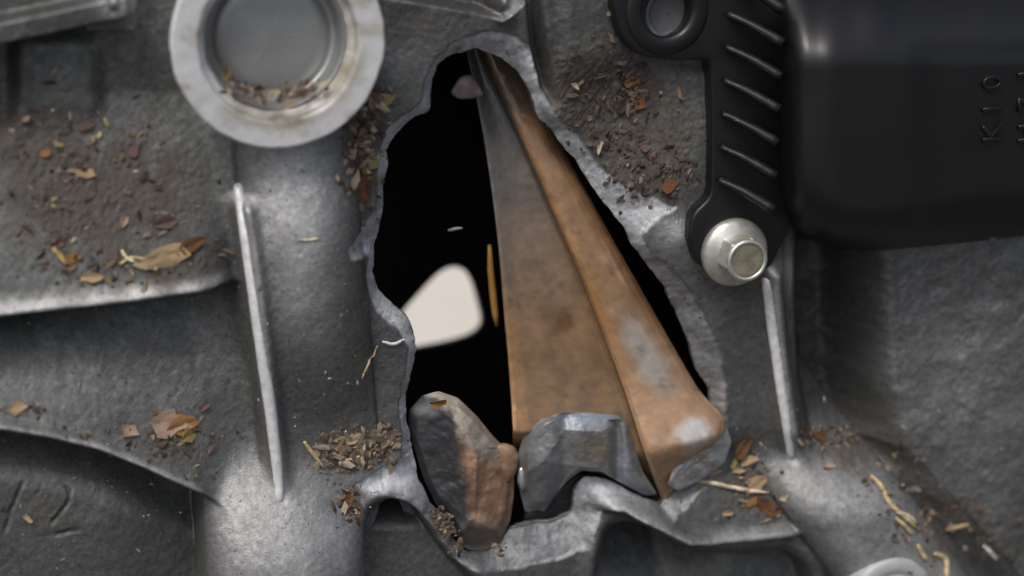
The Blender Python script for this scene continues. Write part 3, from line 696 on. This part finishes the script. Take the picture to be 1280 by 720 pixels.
# mounting flange plate with a clear bolt eye
FL = [(905, -90), (768, -90), (766, 10), (776, 46), (800, 70), (846, 77), (888, 74), (890, 160), (889, 246), (866, 268), (860, 298), (872, 330), (902, 352), (938, 352), (966, 332), (985, 290), (1000, 250), (1000, -90)]
fo = smooth_closed(FL, 160, 1); HF = 30.
bm = bmesh.new(); po = unproj(fo[:, 0], fo[:, 1], HF); th_ = np.linspace(0, 2 * np.pi, 48, endpoint=False)
pc = UP(836, 16, HF); pi_ = np.stack([pc[0] + 30 * np.cos(th_), pc[1] + 31 * np.sin(th_), np.full(48, HF)], -1)
a1 = [bm.verts.new(Vector(p) * S) for p in po]; a2 = [bm.verts.new(Vector(p) * S) for p in pi_]
ed = [bm.edges.new((a1[i], a1[(i + 1) % len(a1)])) for i in range(len(a1))] + [bm.edges.new((a2[i], a2[(i + 1) % 48])) for i in range(48)]
bmesh.ops.triangle_fill(bm, edges=ed, use_beauty=True)
bm.normal_update()
for loop_, n_ in ((a1, len(a1)), (a2, 48)):
    lo = [bm.verts.new(Vector((v.co.x, v.co.y, v.co.z - 34 * S))) for v in loop_]
    for i in range(n_): bm.faces.new((loop_[i], loop_[(i + 1) % n_], lo[(i + 1) % n_], lo[i]))
bmesh.ops.recalc_face_normals(bm, faces=bm.faces)
be = [e for e in bm.edges if len(e.link_faces) == 2 and e.calc_face_angle(0) > .8]
bmesh.ops.bevel(bm, geom=be, offset=4 * S, segments=3, affect='EDGES', profile=.5)
me = bpy.data.meshes.new('mounting_flange'); bm.to_mesh(me); bm.free(); me.materials.append(M_PLASTIC)
me.polygons.foreach_set('use_smooth', np.ones(len(me.polygons), bool)); me.shade_smooth() if hasattr(me, 'shade_smooth') else None
place(bpy.data.objects.new('mounting_flange', me), cov)
# raised collar round the eye
pe = UP(834, 14, HF); lathe('eye_collar', pe, [(54, -8), (53, 1), (51, 2.5), (38, 2.5), (35, 1.5), (32, -1), (31, -6)], M_PLASTIC, cov, 64, wob=.3)
# teeth: slanting fins down the side
for k in range(7):
    y = -24 + 41.5 * k; x = 912 - 2.2 * k
    a = np.array([(x, y), (x + 22, y + 10), (x + 44, y + 22), (x + 68, y + 37)], float); cpt = curve(a, 10)
    hh = np.linspace(HF + 6, HF + 40, 10); p = unproj(cpt[:, 0], cpt[:, 1], hh)
    tube('tooth', p, np.linspace(4.2, 7.2, 10), M_DUSTY, cov, 10, 1.6, jit=.15, seed=k)
# raised characters reading upwards
def chars(txt, x, y, h, size, sx=1.0):
    cu = bpy.data.curves.new('raised_character', 'FONT'); cu.body = txt; cu.size = size * S; cu.extrude = 2.2 * S; cu.bevel_depth = 1.0 * S; cu.bevel_resolution = 2; cu.offset = -.5 * S
    cu.align_x = 'CENTER'; cu.align_y = 'CENTER'
    tmp = bpy.data.objects.new('tmp', cu); COL.objects.link(tmp); dg = bpy.context.evaluated_depsgraph_get()
    me = bpy.data.meshes.new_from_object(tmp.evaluated_get(dg)); bpy.data.objects.remove(tmp)
    me.name = 'raised_character'; me.materials.clear(); me.materials.append(M_PLASTIC)
    o = bpy.data.objects.new('raised_character', me); place(o, cov)
    p = UP(x, y, h); o.matrix_local = Matrix.Translation(Vector(p) * S) @ Matrix.Rotation(math.radians(93), 4, 'Z') @ Matrix.Scale(sx, 4, (1, 0, 0)); return o
HC = 112
for tx, yy in (('0', 103), ('I', 136), ('K', 166)): chars(tx, 1241, yy, HC, 37, 1.05)
for tx, yy in (('1', 92), ('7', 130), ('H', 166)): chars(tx, 1285, yy, HC, 37, 1.0)

# ------------------------------------------------------------------ flanged bolt
bolt = empty('flange_bolt', 'zinc plated hex flange bolt holding down the black cover', 'bolt')
bc2 = UP(919, 316, 36)
lathe('washer_flange', bc2, [(44, -8), (44.5, -1), (43, 3), (39, 6), (33, 9), (27, 12)], M_ZINC, bolt, 64, wob=.4)
hv = []; 
for r, h in ((31, 8), (31, 34), (28, 39)):
    for k in range(6):
        a = math.radians(60 * k + 14); hv.append((bc2[0] + r * math.cos(a), bc2[1] + r * math.sin(a), bc2[2] + h))
bm = bmesh.new(); vs = [bm.verts.new(Vector(v) * S) for v in hv]
for j in range(2):
    for k in range(6): bm.faces.new((vs[j * 6 + k], vs[j * 6 + (k + 1) % 6], vs[j * 6 + 6 + (k + 1) % 6], vs[j * 6 + 6 + k]))
bm.faces.new(vs[12:18]); bmesh.ops.bevel(bm, geom=list(bm.edges), offset=2.2 * S, segments=3, affect='EDGES', profile=.6)
me = bpy.data.meshes.new('hex_head'); bm.to_mesh(me); bm.free(); me.materials.append(M_ZINC); place(bpy.data.objects.new('hex_head', me), bolt)
lathe('head_rim', bc2, [(27.5, 36), (27, 40.5), (25, 42), (23, 42), (21.5, 40.2)], M_ZINC, bolt, 48, wob=.3)
lathe('head_face', bc2, [(23.5, 38.5), (21, 39.4), (16, 39.3), (8, 39.2), (.5, 39.2)], M_ZINC_FACE, bolt, 48, wob=.5)

# ------------------------------------------------------------------ leaf litter
def surf_many(x, y, dh=0.):
    """where the camera's pixels meet the relief of the block"""
    h = np.zeros(len(x))
    for _ in range(10):
        p = unproj(x, y, h); i = np.clip((p[:, 1] - v0) / STEP, 0, NV - 1).astype(int); j = np.clip((p[:, 0] - u0) / STEP, 0, NU - 1).astype(int); h = .5 * h + .5 * H[i, j]
    return unproj(x, y, h + dh), NRM[i * NU + j]
def surf(x, y, dh=0.):
    p, n = surf_many(np.array([x], float), np.array([y], float), dh); return p[0], n[0]
def leaf_mesh(name, kind, seed):
    r0 = np.random.RandomState(seed)
    class r:
        uniform = r0.uniform
        @staticmethod
        def randn(n):
            a = r0.randn(n); return .55 * a + .75 * (np.roll(a, 1) + np.roll(a, -1)) * .6 + .3 * np.roll(a, 2)
    n = 22; th = np.linspace(0, 2 * np.pi, n, endpoint=False)
    npt = {'blade': 8, 'leaf': 10, 'curl': 9, 'chip': 7}[kind]; ta = np.sort(np.linspace(0, 2 * np.pi, npt, endpoint=False) + r0.uniform(-.25, .25, npt)); rr_ = 1 - .5 * r0.rand(npt)
    asp = {'blade': .17, 'leaf': .25, 'curl': .24, 'chip': .36}[kind]
    ol = resample(np.stack([.5 * rr_ * np.cos(ta), asp * rr_ * np.sin(ta)], -1), n); rx, ry = ol[:, 0], ol[:, 1]
    V = []; rg = (1., .66, .33)
    cx, cy = r.uniform(.2, .5), r.uniform(.4, 1.1) * (2.2 if kind == 'curl' else 1)
    f = lambda x, y: cx * x * x * .9 + cy * y * y * .9 + .05 * np.sin(7 * x + seed) + .04 * np.sin(11 * y + 2 * seed) - .05 * np.exp(-(y / .05) ** 2)
    for dz in (.012, -.012):
        for s in rg:
            x, y = rx * s, ry * s; V.append(np.stack([x, y, f(x, y) + dz], -1))
    V = np.concatenate(V); top = 3 * n
    F = []
    for b in (0, top):
        for k in range(2):
            for i in range(n):
                q_ = (b + k * n + i, b + k * n + (i + 1) % n, b + (k + 1) * n + (i + 1) % n, b + (k + 1) * n + i); F.append(q_ if b == 0 else q_[::-1])
        q_ = tuple(b + 2 * n + i for i in range(n)); F.append(q_ if b == 0 else q_[::-1])
    for i in range(n): F.append((top + i, top + (i + 1) % n, (i + 1) % n, i))
    me = bpy.data.meshes.new(name); me.from_pydata([tuple(v) for v in V], [], F); me.update()
    me.materials.append(LEAF['tan']); return me
LM_ = {}
def leaf(kind, x, y, size, ang, col, label, name='leaf_scrap', cat='leaf scrap', wid=1.0, tilt=.35, h=None, seed=None, group='leaf scraps lying on the engine'):
    sd = (seed if seed is not None else random.randrange(4)); key = (kind, sd)
    if key not in LM_: LM_[key] = leaf_mesh('leaf_scrap', kind, 30 + sd * 7 + len(kind))
    o = bpy.data.objects.new(name, LM_[key]); COL.objects.link(o)
    o.material_slots[0].link = 'OBJECT'; o.material_slots[0].material = LEAF[col]
    if h is None: p, n = surf(x, y, 1.5 + size * .05)
    else: p, n = UP(x, y, h), np.array([0, 0, 1.])
    nv = (Vector(n) + Vector((random.uniform(-tilt, tilt), random.uniform(-tilt, tilt), .4))).normalized()
    ex = (Vector((1, 0, 0)) - nv * nv.x).normalized(); ey = nv.cross(ex)
    R = Matrix(((ex.x, ey.x, nv.x, 0), (ex.y, ey.y, nv.y, 0), (ex.z, ey.z, nv.z, 0), (0, 0, 0, 1)))
    o.matrix_world = WALL @ Matrix.Translation(Vector(p) * S) @ R @ Matrix.Rotation(math.radians(ang), 4, 'Z') @ Matrix.Diagonal((size * S, size * S * wid, size * S * .7, 1))
    return tag(o, label, cat, group)
def straw(pts, rad, col, label, h=None, name='straw', cat='straw', dh=3.):
    c = curve(pts, 14); P_ = np.array([surf(a, b, dh)[0] if h is None else UP(a, b, h) for a, b in c])
    P_[:, 2] = np.convolve(np.pad(P_[:, 2], 2, 'edge'), np.ones(5) / 5, 'valid')
    o = tube(name, P_, rad * np.interp(np.linspace(0, 1, 14), [0, .3, .8, 1], [.7, 1.1, 1, .5]), LEAF[col], None, 6, .6, jit=.3, seed=int(pts[0][0]))
    return tag(o, label, cat, 'straws and stalks lying on the engine')
straw([(66, 310), (74, 318), (83, 331)], 3.2, 'yellow', 'short bright yellow straw on the upper left shelf')
leaf('chip', 92, 322, 26, 20, 'orange', 'orange chip beside the short yellow straw')
leaf('leaf', 112, 346, 34, 0, 'tan', 'tan flake just above the left end of the bright ledge, under the orange chip')
leaf('leaf', 204, 321, 70, 8, 'tan', 'largest pale tan leaf piece on the shelf above the upper ledge', wid=1.0, seed=2)
leaf('blade', 182, 330, 40, -15, 'straw', 'straw coloured blade lying under the left half of the large tan leaf', wid=1.2)
leaf('leaf', 222, 312, 34, 30, 'tan', 'smaller tan leaf between the large tan leaf and the brown curl', wid=1.2)
leaf('chip', 72, 305, 22, 15, 'mauve', 'mauve flake just above the short yellow straw')
leaf('curl', 240, 306, 42, 25, 'brown', 'reddish brown curled leaf at the right end of the shelf litter', wid=1.1)
leaf('chip', 206, 279, 34, 10, 'mauve', 'dull mauve brown leaf piece above the pale tan leaf')
straw([(150, 330), (165, 322), (185, 324), (205, 316), (228, 306)], 2.2, 'straw', 'thin pale stalk lying across the large tan leaf')
straw([(152, 312), (158, 322), (170, 328)], 2.0, 'cream', 'short cream stalk left of the large tan leaf')
leaf('chip', 57, 190, 18, 40, 'orange', 'small orange yellow chip high on the dusty left shelf')
leaf('leaf', 105, 216, 30, -10, 'tan', 'lone tan flake in the middle of the dusty left shelf')
leaf('chip', 168, 188, 22, 60, 'mauve', 'mauve crumb of leaf on the upper dusty shelf')
leaf('chip', 155, 278, 20, 60, 'pink', 'small pinkish chip left of the mauve leaf piece')
leaf('chip', 108, 157, 22, 10, 'mauve', 'mauve chip just under the sunk panel')
leaf('blade', 78, 297, 26, 30, 'brown', 'brown curled bit above the yellow straw')
leaf('chip', 20, 510, 28, 10, 'tan', 'tan chip at the far left end of the curved ledge')
leaf('leaf', 207, 531, 68, -4, 'pink', 'large pinkish leaf piece on the curved lower ledge', wid=1.3, seed=3)
leaf('leaf', 238, 542, 42, 25, 'yellow', 'crumpled yellow leaf touching the large pinkish leaf', wid=1.2)
leaf('leaf', 228, 532, 46, 15, 'orange', 'orange tinted leaf under the right end of the large pinkish leaf', wid=1.3)
leaf('chip', 161, 538, 28, -20, 'pink', 'smaller pinkish chip left of the large pinkish leaf')
leaf('blade', 210, 519, 56, -2, 'orange', 'orange blade along the top edge of the large pinkish leaf', wid=.7)
leaf('curl', 256, 509, 24, 40, 'mauve', 'curled mauve bit above the crumpled yellow leaf')
leaf('blade', 35, 649, 22, -50, 'straw', 'straw coloured sliver below the cast numeral')
leaf('leaf', 482, 126, 30, 30, 'yellow', 'yellow leaf tucked under the right edge of the ring')
leaf('chip', 453, 233, 44, 80, 'rust', 'rust coloured bark chip left of the hole', wid=1.1)
leaf('leaf', 441, 192, 30, 70, 'pink', 'pale pinkish flake above the rust coloured bark')
leaf('blade', 463, 150, 40, 60, 'brown', 'brown blade standing between ring and hole')
leaf('blade', 448, 168, 30, 110, 'brown', 'dark brown blade below the ring edge, left of the brown standing blade')
leaf('curl', 436, 628, 34, 60, 'brown', 'brown bark curl beside the small lower left pocket')
straw([(380, 552), (392, 568), (404, 584)], 2.6, 'straw', 'straw at the left edge of the bark crumb heap')
leaf('blade', 750, 184, 26, 75, 'cream', 'cream sliver standing in the hollow right of the hole')
leaf('blade', 719, 107, 20, -40, 'cream', 'small cream sliver high in the hollow near the hole')
leaf('chip', 737, 147, 13, 20, 'pink', 'tiny round pinkish chip in the hollow right of the hole')
leaf('curl', 790, 102, 30, 20, 'brown', 'orange brown scrap at the top of the hollow beside the grey panel')
leaf('chip', 800, 128, 28, 80, 'rust', 'rust coloured scrap in the hollow under the orange brown scrap')
leaf('chip', 838, 232, 30, 30, 'rust', 'rust coloured chip above the torn grey flap')
leaf('chip', 808, 185, 18, 20, 'mauve', 'mauve crumb deep in the hollow below the rust coloured scrap')
leaf('chip', 938, 599, 32, 5, 'pink', 'rounded pinkish tan chip right of the snapped rod end')
straw([(868, 600), (900, 606), (930, 612), (962, 616)], 3.0, 'cream', 'long pale stalk from the snapped rod tip to the leaf scraps')
leaf('curl', 930, 560, 46, 55, 'brown', 'brown curled leaf right of the torn rod end')
leaf('blade', 918, 578, 30, 60, 'yellow', 'yellowish blade leaning on the brown curled leaf')
leaf('curl', 956, 632, 48, -50, 'rust', 'rust and orange curled leaf at the lower end of the pale stalk')
leaf('leaf', 940, 628, 26, 20, 'orange', 'orange bit beside the rust curled leaf')
leaf('blade', 893, 590, 26, 10, 'tan', 'tan blade just above the pale stalk')
leaf('leaf', 922, 588, 22, 0, 'tan', 'tan bit between the brown curl and the pinkish chip')
leaf('blade', 910, 642, 26, 0, 'tan', 'tan sliver on the lower ledge under the pale stalk')
leaf('chip', 980, 622, 18, 60, 'cream', 'cream crumb right of the rust curled leaf')
leaf('leaf', 946, 606, 40, 35, 'tan', 'pale tan leaf flake over the right end of the long pale stalk', wid=1.3, seed=1)
leaf('blade', 936, 575, 34, 20, 'tan', 'tan blade between the brown curled leaf and the rounded chip', wid=1.3)
leaf('curl', 968, 640, 30, 10, 'brown', 'dark brown curl at the right edge of the rust curled leaf')
straw([(1088, 594), (1100, 606), (1112, 628), (1126, 642), (1146, 660)], 3.4, 'straw', 'long straw along the edge of the slanting pillar')
straw([(1122, 640), (1136, 646), (1146, 654)], 3.4, 'cream', 'short cream straw crossing the lower end of the long straw')
straw([(1120, 648), (1132, 658), (1140, 668)], 3.0, 'straw', 'short straw left under the cream straw')
straw([(1147, 680), (1153, 692), (1158, 700)], 3.2, 'straw', 'stub of straw near the bottom of the slanting pillar')
straw([(1168, 692), (1182, 700), (1184, 730)], 4.2, 'straw', 'bent straw leaving the picture at the bottom right')
straw([(1183, 662), (1198, 659), (1212, 656)], 3.2, 'straw', 'level straw on the lower right face')
straw([(1230, 682), (1238, 690), (1246, 700)], 2.6, 'white', 'whitish stalk right of the level straw')
leaf('curl', 1008, 540, 26, 10, 'brown', 'brown crumbled bit at the foot of the short right rib')
leaf('chip', 1026, 546, 30, -10, 'brown', 'wider brown bit at the top of the slanting pillar')
leaf('blade', 1036, 582, 28, -5, 'pink', 'pinkish orange flake on the slanting pillar')
leaf('chip', 1145, 612, 20, 0, 'white', 'whitish crumb in the dirt right of the long straw')
leaf('leaf', 1241, 296, 26, 5, 'yellow', 'yellowish leaf tip caught under the black cover edge', h=34)
leaf('blade', 284, 92, 32, 80, 'yellow', 'yellow leaf sliver at the left inside the ring', h=62)
leaf('blade', 338, 117, 38, 15, 'cream', 'cream sliver lying at the bottom inside the ring', h=72, wid=1.2)
leaf('leaf', 376, 116, 32, 10, 'pink', 'pinkish leaf bit at the bottom right inside the ring', h=74)
leaf('blade', 362, 132, 24, 30, 'tan', 'tan sliver on the inner lip of the ring', h=82)
leaf('curl', 318, 112, 24, 0, 'brown', 'brown curl at the bottom left inside the ring', h=64)
leaf('curl', 546, 505, 36, -8, 'orange', 'orange leaf stuck on top of the dark metal chunk', h=8)
straw([(478, 427), (492, 430), (506, 424)], 2.2, 'white', 'small whitish curl of swarf left of the hole', name='swarf', cat='swarf')
straw([(560, 288), (569, 286), (578, 285)], 2.0, 'white', 'small pale sliver added as a glint in the dark of the hole', h=-120, name='swarf', cat='swarf')  # added sliver standing in for a small glint inside the hole
straw([(472, 432), (462, 452), (452, 474)], 1.4, 'straw', 'hair thin straw left of the hole under the swarf')
straw([(372, 299), (384, 300), (398, 298)], 1.3, 'cream', 'tiny pale fibre across the bright upper pillar', dh=2)

leaf('leaf', 462, 551, 28, 10, 'pink', 'pinkish flake at the right end of the bark crumb heap')
leaf('chip', 440, 548, 24, 40, 'tan', 'tan flake on top of the bark crumb heap')
leaf('blade', 424, 562, 30, -30, 'straw', 'straw coloured blade on the left of the bark crumb heap')
leaf('chip', 445, 566, 24, 70, 'mauve', 'mauve flake low in the middle of the bark crumb heap')
leaf('blade', 480, 556, 22, 50, 'cream', 'cream sliver at the far right tip of the bark crumb heap')
straw([(432, 575), (446, 572), (458, 562)], 1.8, 'straw', 'thin straw along the lower edge of the bark crumb heap')

# crumbs nobody could count, patch by patch
PAL = np.array([(.42, .29, .17), (.28, .17, .09), (.15, .09, .05), (.50, .40, .25), (.34, .24, .18), (.18, .08, .04), (.10, .07, .05), (.38, .27, .09)])
def crumbs(label, spots, n, smin, smax, pal=None, h=None, seed=1, lift_=1.0, onbox=None):
    r = np.random.RandomState(seed); V = []; F = []; Pn = []; pal = PAL if pal is None else np.asarray(pal)
    w = np.array([s[4] for s in spots], float); w /= w.sum()
    n = int(n * 1.4); k_ = r.choice(len(spots), n, p=w); sp = np.array(spots, float)[k_]
    xs = sp[:, 0] + sp[:, 2] * r.randn(n) * .6; ys = sp[:, 1] + sp[:, 3] * r.randn(n) * .6
    if h is None:
        ps, _n = surf_many(xs, ys); f_ = lift(np.stack([xs, ys], -1), -8); ok = poly_sd(f_[:, 0], f_[:, 1], hp) > 4
    else: ps = unproj(xs, ys, np.array([h(a, b) if callable(h) else h for a, b in zip(xs, ys)], float)); ok = np.ones(n, bool)
    for p in ps[ok]:
        s = (smin * .8 + (smax - smin) * r.rand() ** 3.4) * .9; e = .8 + 2.6 * r.rand() ** 1.5; a_ = r.rand() * 6.28
        ax = np.array([math.cos(a_), math.sin(a_), r.uniform(-.4, .4)]); by = np.array([-math.sin(a_), math.cos(a_), r.uniform(-.5, .5)]); cz = np.cross(ax, by)
        k = len(V); p = p + np.array([0, 0, lift_ * s * .35])
        for sx, sy, sz in ((-1, -.6, .2 * r.randn()), (.2, -1, .3 * r.randn()), (1, .1, .25 * r.randn()), (.3, .9, .3 * r.randn()), (-.7, .7, .1), (.2 * r.randn(), .2 * r.randn(), .3), (0, 0, -.15)):
            V.append(p + .5 * s * (sx * e * ax * (.7 + .6 * r.rand()) + sy * by * (.7 + .6 * r.rand()) + sz * cz))
        for i in range(5): F += [(k + i, k + (i + 1) % 5, k + 5), (k + (i + 1) % 5, k + i, k + 6)]
        c = pal[r.randint(len(pal))]; c = (c * .6 + c.mean() * .4 * np.array([1.12, 1., .86])) * r.uniform(.22, .85); Pn += [(*c, .75)] * 7
    o = mesh('leaf_litter', np.array(V), F, M_LITTER, None, np.array(Pn), 0, smooth=False)
    tag(o, label, 'litter', None, 'stuff'); return o
crumbs('fine brown leaf crumbs scattered over the dusty upper left shelf', [(120, 240, 150, 90, 3), (60, 200, 90, 70, 2), (170, 325, 110, 28, 2), (90, 330, 60, 20, 1)], 420, 1.6, 8, seed=1)
crumbs('bark and leaf crumbs packed between the ring and the hole', [(455, 150, 20, 40, 2), (452, 210, 20, 50, 2.4), (470, 128, 20, 18, 1)], 300, 2.5, 13, seed=2)
crumbs('brown litter in the hollow right of the hole', [(765, 150, 65, 70, 3), (790, 115, 30, 30, 1.4), (815, 215, 50, 35, 2.4), (760, 60, 60, 40, .4)], 420, 1.8, 10, pal=PAL[[1, 2, 5, 6, 6, 2, 4]], seed=3)
crumbs('heap of pale bark crumbs left of the dark metal chunk', [(445, 557, 44, 16, 3), (430, 572, 34, 14, 1.5), (470, 548, 26, 12, 1)], 330, 3, 12, pal=PAL[[0, 0, 3, 4, 1, 4, 7]], seed=4)
crumbs('brown crumbs beside the small lower left pocket', [(434, 622, 12, 22, 1), (440, 640, 10, 14, .6)], 60, 3, 10, seed=5)
crumbs('crumbs round the leaf scraps by the snapped rod end', [(935, 585, 34, 30, 1.5), (950, 625, 34, 24, 2), (905, 635, 50, 16, .6)], 130, 1.8, 8, seed=6)
crumbs('leaf crumbs in the crease beside the slanting pillar', [(1035, 545, 40, 14, 1.5), (1130, 610, 50, 45, 2), (1190, 670, 60, 40, 2), (1150, 650, 40, 30, 1), (1250, 690, 40, 30, .8)], 330, 1.8, 9, seed=7)
crumbs('crumbs along the curved lower ledge', [(215, 548, 60, 18, 2), (30, 512, 30, 8, .7), (120, 540, 80, 8, .5), (240, 570, 30, 26, .7)], 170, 1.8, 8, seed=8)
crumbs('dry crumbs lying in the bottom of the ring', [(350, 118, 44, 9, 3), (310, 110, 20, 10, 1), (385, 112, 20, 12, 1), (285, 100, 12, 16, .6)], 130, 2, 9, h=lambda x, y: 60 + 14 * (y > 112) + 8 * (y > 124), seed=9)
crumbs('reddish crumbs down the lower left edge of the dark metal chunk', [(548, 645, 10, 12, 1), (560, 662, 10, 12, 1), (572, 684, 8, 10, .8), (626, 686, 8, 8, .5)], 120, 3, 9, pal=PAL[[0, 1, 4, 5, 3]], h=8, seed=10)
crumbs('tiny pale specks strewn over the grey casting', [(150, 330, 200, 200, 1), (400, 450, 80, 160, 1), (900, 560, 120, 120, 1), (1150, 520, 160, 180, 1), (100, 620, 140, 80, 1)], 420, 1.2, 4.0, pal=[(.62, .6, .56), (.5, .45, .38), (.3, .25, .2)], seed=11)
